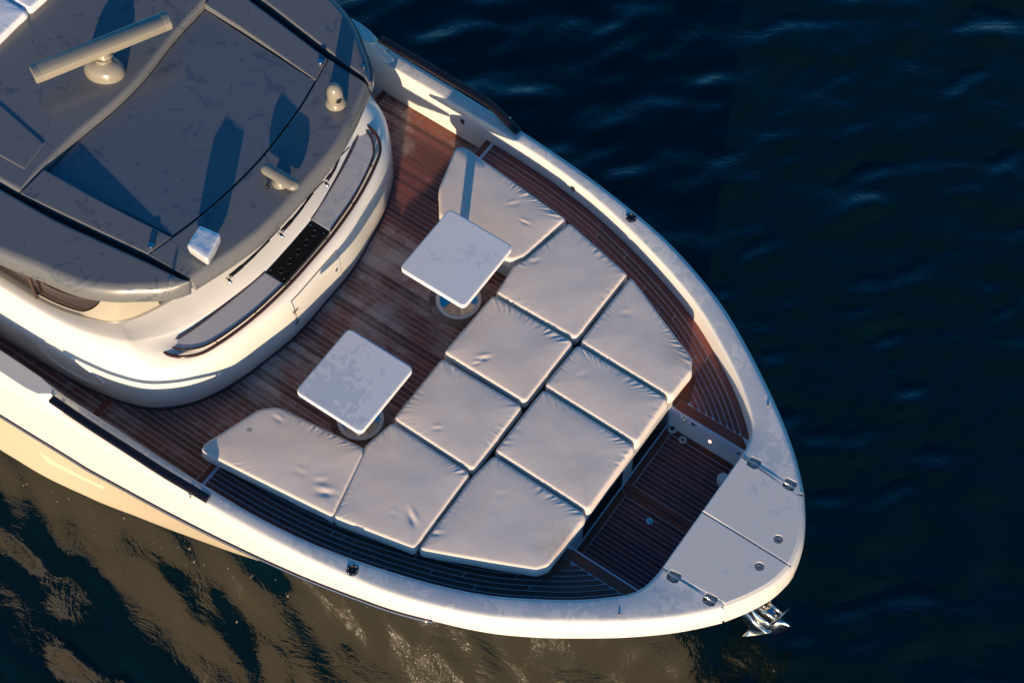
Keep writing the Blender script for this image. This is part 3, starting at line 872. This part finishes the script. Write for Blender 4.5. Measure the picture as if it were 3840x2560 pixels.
tray = mesh("vent_tray", *slab([(-3.428, -.348), (-3.208, -.348), (-3.204, 0), (-3.208, .338), (-3.428, .338), (-3.424, 0)], .15, .207, .004, 2), M_BLACK, cab, False)
for k in range(5):
    y = -.25 + k * .125
    mesh("vent_ring", *tube([(-3.318 + .030 * math.cos(a), y + .034 * math.sin(a), .207) for a in np.linspace(0, 2 * math.pi, 22)], .004, 6), M_BLACK, tray)
for x, y in ((-3.40, -.31), (-3.24, -.31), (-3.40, .30), (-3.24, .30)):
    mesh("tray_screw", *lathe([(.006, 0), (.005, .004), (.001, .005)], (x, y, .206), 8), M_CHROME, tray)
rail_h = [(-3.72, -1.56), (-3.60, -1.55), (-3.50, -1.505), (-3.375, -1.372), (-3.302, -1.185), (-3.213, -.80), (-3.165, -.36), (-3.158, 0), (-3.165, .36), (-3.213, .80), (-3.302, 1.185), (-3.375, 1.372), (-3.50, 1.488), (-3.60, 1.52), (-3.72, 1.54)]
rp = spline([(x, y, .205) for x, y in rail_h], 110)
hr = mesh("handrail", *tube(rp, .0165, 10), M_TUBE, cab)
for i in (6, 18, 32, 46, 63, 77, 91, 103):
    x, y, z = rp[i]
    mesh("rail_bracket", *tube([(x, y, z), (x - .055, y * .985, z - .02)], .006, 6), M_TUBE, hr)
for s in (1, -1):     # little moulded fairings where the handrail ends
    fz = loft([np.array([(-3.90, s * 1.50, .255), (-3.78, s * 1.50, .24), (-3.68, s * 1.50, .22)]), np.array([(-3.90, s * 1.53, .256), (-3.76, s * 1.57, .215), (-3.62, s * 1.60, .165)]), np.array([(-3.90, s * 1.54, .25), (-3.78, s * 1.62, .18), (-3.64, s * 1.64, .14)])])
# access door with hinges in the front of the trunk
def on_wall(y, z, off):
    i = np.interp(abs(y), bD[:40, 1], np.arange(40)); k_ = int(i); f = i - k_
    x = bD[k_][0] * (1 - f) + bD[min(k_ + 1, 39)][0] * f
    d = np.interp(z, [-.5, -.1, -.012, .02, .05, .09], [0, .002, .006, .014, .02, .034])
    return (x - d + off, y, z)
dz0, dz1 = -.34, .075
grid = [[on_wall(y, z, .006) for y in np.linspace(-.41, .27, 16)] for z in np.linspace(dz0, dz1, 7)]
gap = [[on_wall(y, z, .0025) for y in np.linspace(-.417, .277, 16)] for z in np.linspace(dz0 - .007, dz1 + .007, 7)]
dr = mesh("access_door", *loft([np.array(r) for r in grid]), M_CABIN, cab, True)
mesh("door_gap", *loft([np.array(r) for r in gap]), M_DARK, dr, True)
for z in (-.06, -.26):
    x, y, _ = on_wall(-.415, z, .008); mesh("hinge", *box(x - .004, x + .008, y - .035, y + .035, z - .012, z + .012), M_CHROME, dr, False)
x, y, z = on_wall(.20, -.15, .006)
lt = mesh("door_latch", *lathe([(.02, 0), (.02, .006), (.010, .012), (.001, .012)], (0, 0, 0), 16), M_CHROME, dr); lt.rotation_euler = (0, rad(90), 0); lt.location = (x, y, z)
# teardrop recess moulding on the starboard cabin side
el = []
for a in np.linspace(0, 2 * math.pi, 44, endpoint=False):
    u, v = math.cos(a), math.sin(a)
    rx = .37 * u; rz = .175 * v * (1 + .25 * -u)
    ca, sa = math.cos(-.22), math.sin(-.22)
    el.append((-4.46 + rx * ca - rz * sa, -.13 + rx * sa + rz * ca))
def side_y(x, z): return np.interp(-x, -bD[::1, 0], bD[:, 1]) - np.interp(z, [-.5, -.1, -.012, .02, .05, .09, .13], [0, .002, .006, .014, .02, .034, .06])
for s in (1, -1):
    rg_ = [np.array([(x * 1.0, s * (side_y(x, z) + o), z) for x, z in [(-4.46 + (a + 4.46) * k_, -.13 + (b + .13) * k_) for a, b in el]]) for o, k_ in ((-.01, 1.03), (.012, 1.0), (.012, .97), (.002, .93), (-.001, .5), (0.001, .05))]
    mesh("side_panel", *loft(rg_, closed_u=True), M_CABIN, cab, True)

mesh("aft_bulkhead", *box(-7.30, -7.24, -1.80, 1.80, .30, 1.24), M_CABIN, cab, False)
# windscreen wipers
def wiper(px, py, ex, ey):
    a = np.array([px, py, .40]); b = np.array([ex, ey, .46])
    w = mesh("wiper", *tube(spline([a, a * .55 + b * .45 + [.02, 0, .02], b], 16), [.020] * 5 + [.015] * 5 + [.012] * 6, 8), M_RAIL, cab)
    mesh("wiper_pivot", *tube([(px - .03, py - .01, .36), (px + .02, py - .03, .40), (px + .05, py - .04, .395)], .016, 8), M_CHROME, w)
    mesh("wiper_blade", *tube([b + [-.02, -.20, .0], b + [0, .0, .012], b + [.0, .16, .0]], .007, 6), M_BLACK, w)
for (a, b), (c, d) in (((545 + 860 / 2.8, 800 + 635 / 2.8), (540 + 1290 / 2.8, 800 + 250 / 2.8)), ((540 + 1420 / 2.8, 800 + 160 / 2.8), (700 + 1300 / 2.8, 380 + 930 / 2.8)), ((700 + 1445 / 2.8, 380 + 800 / 2.8), (700 + 1575 / 2.8, 380 + 570 / 2.8))):
    q, r = P(a + 9, b + 11, .40), P(c + 9, d + 11, .46); wiper(q[0], q[1], r[0], r[1])

# ------------------------------------------------------------------ wheelhouse roof
LIP = [(-3.13, 0), (-3.145, .5), (-3.2, .8), (-3.268, 1.05), (-3.335, 1.262)]
LIPS = [(-3.352, 1.315), (-3.385, 1.385), (-3.475, 1.495), (-3.676, 1.65), (-3.85, 1.775), (-4.12, 1.90), (-4.53, 1.98), (-4.9, 2.05), (-5.5, 2.12), (-7.4, 2.2)]
RT = 1.40
def roof_loft(E, L, n, lipw, crown=0.0):
    E_, L_ = spline(E, n), spline(L, n)
    d = L_ - E_; ln = np.linalg.norm(d, axis=1, keepdims=True); u = d / np.maximum(ln, 1e-6)
    lw = np.minimum(lipw, .6 * ln[:, 0])
    rg = [np.c_[E_ + u * .0, np.full(n, RT - .092)], np.c_[E_, np.full(n, RT - .014)], np.c_[E_ + u * np.minimum(.004, ln * .1), np.full(n, RT - .004)], np.c_[E_ + u * np.minimum(.012, ln * .13), np.full(n, RT)], np.c_[E_ + u * np.minimum(.024, ln * .2), np.full(n, RT)]]
    for f, dz in ((1.30, 0), (1.06, 0), (.97, -.0005), (.8, -.005), (.6, -.012), (.42, -.028), (.26, -.05), (.13, -.078), (.05, -.105), (0.0, -.135), (-.01, -.155), (.04, -.175), (.3, -.185)):
        rg.append(np.c_[L_ - u * (lw * f)[:, None], np.full(n, RT + dz)])
    return loft(rg, closed_v=True, cap_u=True)
full_h = lambda l: [(x, -y) for x, y in l[::-1][:-1]] + list(l)
front_seam = [(-3.645, 0), (-3.66, .35), (-3.70, .70), (-3.765, 1.025), (-3.825, 1.288)]
fp = mesh("roof_front_panel", *roof_loft(full_h(front_seam), full_h(LIP), 70, .065), M_ROOF, yacht, True, 50)
groove_out = [(-3.358, 1.290), (-3.44, 1.315), (-3.57, 1.330), (-3.77, 1.352), (-4.26, 1.42), (-4.73, 1.482), (-5.35, 1.515), (-7.4, 1.62)]
for s in (1, -1):
    part = roof_loft(groove_out, LIPS, 110, .095)
    if s < 0: part = flip_y(part)
    mesh("roof_wing", *part, M_ROOF, yacht, True, 50)
    ft = [(-3.832, 1.286), (-3.773, 1.030), (-4.28, 1.078), (-4.72, 1.112), (-5.168, 1.135), (-5.168, 1.445), (-4.79, 1.405), (-4.35, 1.352)]
    o = np.array(ft) * [1, s]
    mesh("roof_strip", *slab(o, RT - .095, RT, .008, 3), M_ROOF, yacht, True, 40)
h_aft = [(-5.172, 1.130), (-5.160, .683), (-5.110, .25), (-5.10, 0), (-5.110, -.25), (-5.160, -.683), (-5.172, -1.130)]
h_front = [(-3.770, -1.020), (-3.705, -.70), (-3.666, -.35), (-3.652, 0), (-3.666, .35), (-3.705, .70), (-3.770, 1.020)]
def hatch():
    a, f = spline(h_aft, 40)[::-1], spline(h_front, 40)
    rows = []
    for t in np.linspace(0, 1, 14):
        q = a * (1 - t) + f * t; q[:, 1] *= np.where(t < .5, .996, .996)
        z = (RT - .080) * (1 - t) + (RT - .004) * t
        rows.append(np.c_[q[:, 0] + (.006 if t == 0 else (-.006 if t == 1 else 0)), q[:, 1], np.full(40, z)])
    V, Fc = loft(rows)
    return mesh("roof_hatch", V, Fc, M_HATCH, yacht, True)
hatch()
aft = np.vstack([spline(h_aft, 50)[:, :2], [(-5.178, -1.45), (-7.4, -1.55), (-7.4, 1.55), (-5.178, 1.45)]])
mesh("roof_aft_panel", *slab(aft + [-.006, 0], RT - .10, RT + .010, .045, 7), M_ROOF, yacht, True, 40)
base = np.array([(x + .10, y) for x, y in [(-3.36, 0)]] + [])
lipfull = np.vstack([spline(LIP, 30), spline(LIPS, 60)[1:]])
bo = np.vstack([lipfull - normals2(lipfull) * 0, ])
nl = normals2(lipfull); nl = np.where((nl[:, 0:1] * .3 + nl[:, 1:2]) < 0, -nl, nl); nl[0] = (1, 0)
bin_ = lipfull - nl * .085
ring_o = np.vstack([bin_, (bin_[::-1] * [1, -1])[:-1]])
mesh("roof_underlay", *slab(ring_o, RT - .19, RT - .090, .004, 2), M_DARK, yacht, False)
mesh("roof_sheet", *slab([(-7.3, -1.35), (-5.30, -1.24), (-5.34, -.93), (-7.3, -.62)], RT, RT + .018, .006, 3), M_ROOF, yacht, True, 40)
# small stainless fittings on the roof
for s in (1, -1):
    mesh("roof_button", *lathe([(.030, 0), (.030, .022), (.026, .030), (.008, .032), (.001, .030)], (-3.853, s * 1.212, RT), 24), M_CHROME, yacht, True, 40)
    k_ = mesh("roof_light", *lathe([(.020, 0), (.016, .01), (.016, .045), (.012, .06), (.001, .062)], (-3.49, s * 1.385, RT - .01), 16), M_CHROME, yacht, True, 40)

# ------------------------------------------------------------------ things standing on the roof
# open-array radar
ra = empty("radar_scanner", (-5.42, 0.0, RT)); tag(ra, "cream open-array radar bar on its pedestal on the grey roof", "radar")
prof = [(.155, 0), (.158, .02), (.150, .07), (.128, .115), (.085, .145), (.05, .16), (.05, .20)]
o_ = mesh("pedestal", *lathe(prof, (0, 0, 0), 36, 1.25, .95), M_CREAM, ra, True, 50); o_.matrix_parent_inverse = Matrix(); o_.rotation_euler = (0, 0, rad(20))
def bar():
    L = 1.34
    prof = [(-.080, -.040), (-.068, -.056), (.068, -.056), (.084, -.040), (.088, .020), (.080, .042), (.060, .056), (.030, .062), (-.050, .062), (-.072, .052), (-.082, .030)]
    rings = []
    for t, k_ in ((-.5, .86), (-.494, .97), (-.47, 1), (-.45, 1), (-.449, .985), (-.447, 1), (0, 1), (.447, 1), (.449, .985), (.45, 1), (.47, 1), (.494, .97), (.5, .86)):
        rings.append([(t * L, a * k_, b * k_) for a, b in prof])
    return loft(rings, closed_u=True, cap_v=True)
o_ = mesh("antenna_bar", *bar(), M_CREAM, ra, True, 30); o_.matrix_parent_inverse = Matrix()
o_.location = (-5.46 + 5.42, .07, .265); o_.rotation_euler = (0, 0, math.atan2(1.185, .605) + math.pi)
o_ = mesh("neck", *lathe([(.075, .15), (.055, .18), (.06, .215), (.09, .235)], (-.02, .04, 0), 24, 1.3, 1), M_CREAM, ra); o_.matrix_parent_inverse = Matrix()
# thermal camera dome
fx, fy, _ = P(960 + 735 / 2.45, 945 / 2.45, RT)
tc = empty("thermal_camera", (fx, fy, RT)); tag(tc, "cream domed camera on the front corner of the roof", "camera")
for nm, pr, mt in (("foot", [(.098, 0), (.098, .012), (.090, .03), (.080, .05)], M_CREAM), ("body", [(.078, .05), (.076, .10), (.074, .17), (.068, .20), (.055, .235), (.035, .258), (.012, .267), (.001, .268)], M_CREAM)):
    o_ = mesh(nm, *lathe(pr, (0, 0, 0), 36), mt, tc, True, 50); o_.matrix_parent_inverse = Matrix()
o_ = mesh("lens_window", *lathe([(.028, 0), (.028, .006), (.020, .008), (.001, .004)], (0, 0, 0), 20), M_BLACK, tc); o_.matrix_parent_inverse = Matrix()
o_.rotation_euler = (rad(75), 0, rad(60)); o_.location = (.066, -.034, .12)
for a in (.2, 1.4, 2.6, 3.9, 5.2):
    o_ = mesh("screw", *lathe([(.005, 0), (.005, .006), (.001, .007)], (.091 * math.cos(a), .091 * math.sin(a), .018), 8), M_DARK, tc); o_.matrix_parent_inverse = Matrix()
# searchlight: a capsule head on a short stem
cz = .115
q0, q1 = P(700 + 845 / 2.8, 380 + 690 / 2.8, RT + cz), P(700 + 1110 / 2.8, 380 + 850 / 2.8, RT + cz)
mx, my = (q0[0] + q1[0]) / 2, (q0[1] + q1[1]) / 2
sl = empty("searchlight", (mx, my, RT)); tag(sl, "grey capsule-shaped searchlight near the middle of the roof's front edge", "searchlight")
def capsule(L, r, sz):
    prof = []
    for a in np.linspace(-math.pi / 2, 0, 8): prof.append((-L / 2 + r * math.sin(a), r * math.cos(a)))
    for a in np.linspace(0, math.pi / 2, 8): prof.append((L / 2 + r * math.sin(a), r * math.cos(a)))
    ang = np.arange(24) * 2 * math.pi / 24
    return loft([np.stack([np.full(24, x), rr_ * np.cos(ang), rr_ * sz * np.sin(ang)], 1) for x, rr_ in prof], closed_u=True, cap_v=True)
dl = math.hypot(q1[0] - q0[0], q1[1] - q0[1])
o_ = mesh("lamp_head", *capsule(dl, .062, .72), M_GREYH, sl, True); o_.matrix_parent_inverse = Matrix(); o_.location = (0, 0, cz - .035); o_.rotation_euler = (0, 0, math.atan2(q1[1] - q0[1], q1[0] - q0[0]))
o_ = mesh("stem", *lathe([(.085, 0), (.075, .015), (.055, .03), (.05, .07)], (0, 0, 0), 24), M_GREYH, sl, True); o_.matrix_parent_inverse = Matrix()
o_ = mesh("knob", *lathe([(.016, 0), (.016, .03), (.010, .04), (.001, .042)], (-.06, -.12, 0), 14), M_BLACK, sl, True); o_.matrix_parent_inverse = Matrix()
# foil-wrapped box
fb = empty("foil_wrapped_box", (-3.36, -1.0, RT)); tag(fb, "silver foil wrapped box on a stub near the roof's front corner", "box")
tp = [P(540 + a / 2.8, 800 + b / 2.8, RT + .175) for a, b in ((580, 125), (805, 215), (660, 485), (445, 335))]
tp = np.array(tp)[:, :2]; cxy = tp.mean(0)
fb.location = (cxy[0], cxy[1], RT)
q = tp - cxy
if area2(q) < 0: q = q[::-1]
def crumple(part, a, f, sd):
    V = part[0].copy()
    for i in range(len(V)):
        n_ = mnoise.noise_vector(Vector(V[i] * f) + Vector((sd, 0, 0))); V[i] += np.array(n_) * a
    return V, part[1]
rows = []
ring0 = resample(np.vstack([round_poly(q, .012, 3), round_poly(q, .012, 3)[:1]]), 56, True)
for z, k_ in ((.045, .5), (.045, .86), (.05, .93), (.07, .96), (.10, .98), (.14, 1.0), (.165, .985), (.172, .95), (.176, .8), (.178, .6), (.176, .35), (.175, .1)):
    rows.append(np.c_[ring0 * k_, np.full(56, z)])
o_ = mesh("foil_wrap", *crumple(loft(rows, closed_u=True, cap_v=True), .0045, 13, 3.3), M_FOIL, fb, True); o_.matrix_parent_inverse = Matrix()
o_ = mesh("stub", *lathe([(.06, 0), (.05, .02), (.045, .05)], (0, 0, 0), 18), M_GREYH, fb, True); o_.matrix_parent_inverse = Matrix()
# sun pads at the after end of the roof
for k, (ol, lab) in enumerate((
    ([(-7.5, .10), (-6.40, .095), (-6.39, .62), (-7.5, .63)], "blue-white sun pad at the after roof edge by the picture's top border"),
    ([(-7.5, -.45), (-6.41, -.43), (-6.405, .075), (-7.5, .08)], "blue-white sun pad at the after roof edge by the picture's left border"))):
    sp_ = mesh("sun_pad", *cushion_part(ol, .05, RT + .10, RT + .004, 40 + k), M_PAD, None, True)
    tag(sp_, lab, "sun pad", "sun pads on the roof")

# ------------------------------------------------------------------ anchor on its bow roller
def A(px, py, z): return P(2640 + px / 3.267, 1960 + py / 3.267, z)
bp = [A(365, 1075, -.27), A(500, 1035, -.27), A(640, 970, -.27), A(760, 895, -.27), A(865, 810, -.27)]
bpath = spline(bp, 24)
rings = [bpath + [0, 0, 0.0], bpath + [.012, -.02, -.012], bpath + [.0, -.012, -.05], bpath + [-.08, .05, -.05], bpath + [-.08, .05, 0]]
mesh("bow_chafe_plate", *loft(rings, closed_v=True, cap_u=True), M_CHROME, yacht, True, 30)
an = empty("anchor", A(700, 1100, -.42)); tag(an, "polished steel anchor hanging on the bow roller", "anchor")
def apart(name, V, Fc, mat, sm=True, ang=35):
    o = mesh(name, V, Fc, mat, None, sm, ang); o.parent = an; o.matrix_parent_inverse = Matrix.Translation(an.location).inverted(); return o
def beam(a, b, w, h):
    a, b = np.array(a), np.array(b); t = (b - a) / np.linalg.norm(b - a); s_ = np.cross(t, [0, 0, 1]); s_ /= np.linalg.norm(s_)
    rg = [[p_ + s_ * u * w + np.array([0, 0, v * h]) for u, v in ((-.5, -.5), (.5, -.5), (.5, .5), (-.5, .5))] for p_ in (a, b)]
    return loft(rg, closed_u=True, cap_v=True)
apart("roller_cheek", *beam(A(590, 1010, -.34), A(870, 1195, -.34), .014, .10), M_CHROME)
apart("roller_cheek", *beam(A(715, 950, -.34), A(945, 1125, -.34), .014, .10), M_CHROME)
apart("shank", *beam(A(640, 960, -.36), A(930, 1165, -.36), .045, .05), M_CHROME)
apart("end_bracket", *tube([A(825, 1235, -.37), A(900, 1190, -.33), A(985, 1110, -.30), A(1020, 1075, -.32), A(1040, 1090, -.40)], .02, 8, True, .6, 1.8), M_CHROME)
def plate(curves, n=14):
    rows = [spline([A(*p) for p in c], n) for c in curves]
    cols = np.stack(rows, 1)                       # n x m x 3
    fine = [spline(cols[i], 7) for i in range(n)]
    V, Fc = loft(fine)
    o = apart("fluke", V, Fc, M_CHROME, True, 60)
    m = o.modifiers.new("thickness", 'SOLIDIFY'); m.thickness = .014; m.offset = 0
    return o
plate([[(440, 1085, -.40), (520, 1080, -.38), (590, 1160, -.41), (650, 1250, -.46), (760, 1310, -.52), (825, 1345, -.54)],
       [(442, 1105, -.43), (520, 1160, -.44), (580, 1230, -.47), (620, 1290, -.52), (690, 1340, -.56), (760, 1362, -.57)],
       [(446, 1125, -.44), (500, 1195, -.50), (556, 1272, -.55), (535, 1325, -.59), (490, 1365, -.62), (458, 1396, -.64)]])
plate([[(560, 1030, -.36), (640, 1090, -.38), (700, 1150, -.40), (790, 1215, -.42), (820, 1250, -.45)],
       [(565, 1080, -.40), (625, 1150, -.42), (690, 1220, -.45), (755, 1270, -.48), (800, 1300, -.50)],
       [(590, 1150, -.44), (620, 1210, -.47), (660, 1262, -.50), (725, 1300, -.53), (790, 1325, -.55)]])
plate([[(815, 1240, -.44), (900, 1190, -.40), (980, 1205, -.40), (1055, 1262, -.42)],
       [(790, 1300, -.52), (880, 1270, -.46), (960, 1265, -.46), (1045, 1285, -.47)],
       [(760, 1345, -.58), (860, 1378, -.60), (940, 1355, -.58), (1030, 1305, -.54)]])
plate([[(735, 940, -.35), (780, 905, -.35), (814, 880, -.35)], [(770, 980, -.38), (800, 960, -.38), (818, 950, -.38)], [(795, 1005, -.41), (810, 1012, -.41), (822, 1016, -.41)]])

# ------------------------------------------------------------------ small fittings and bubbles
for (x, y, z) in ((-3.09, 2.33, -.20), (-1.70, 2.252, -.12)):
    o_ = mesh("bulwark_socket", *slab(round_poly([(-.022, -.03), (.022, -.03), (.022, .03), (-.022, .03)], .008, 4), 0, .008, .003, 3), M_RAIL, bulP, True, 40)
    o_.rotation_euler = (rad(90), 0, 0); o_.location = (x, y, z)
    p_ = mesh("socket_pin", *lathe([(.007, 0), (.007, .012), (.001, .013)], (0, 0, 0), 10), M_CHROME, bulP); p_.rotation_euler = (rad(90), 0, 0); p_.location = (x, y - .004, z)
for s in (1, -1):
    x, y = 1.13, 1.235 * s
    mesh("bow_light", *lathe([(.010, 0), (.010, .012), (.006, .017), (.001, .018)], (x, y, -.004), 12), M_CREAM, bulP if s > 0 else bulS)
rs_ = np.random.RandomState(5)
parts = []
for k in range(60):
    t = rs_.rand(); x = -6.0 + 5.4 * t
    yw = np.interp(x, [p[0] for p in WLN], [p[1] for p in WLN])
    d = .05 + abs(rs_.randn()) * .22
    yy = -(yw + d); xx = x + d * .35
    zz = WATER_Z + float(wave_field(np.array([xx]), np.array([yy]))[0])
    r = .004 + .010 * rs_.rand() ** 3
    parts.append(lathe([(r, -.004), (r * .85, r * .35), (r * .4, r * .55), (.0005, r * .6)], (xx, yy, zz), 8))
M_FOAM = plain("foam", (.20, .18, .15), .3)
tag(mesh("foam_bubbles", *join(parts), M_FOAM, None, True), kind="stuff")
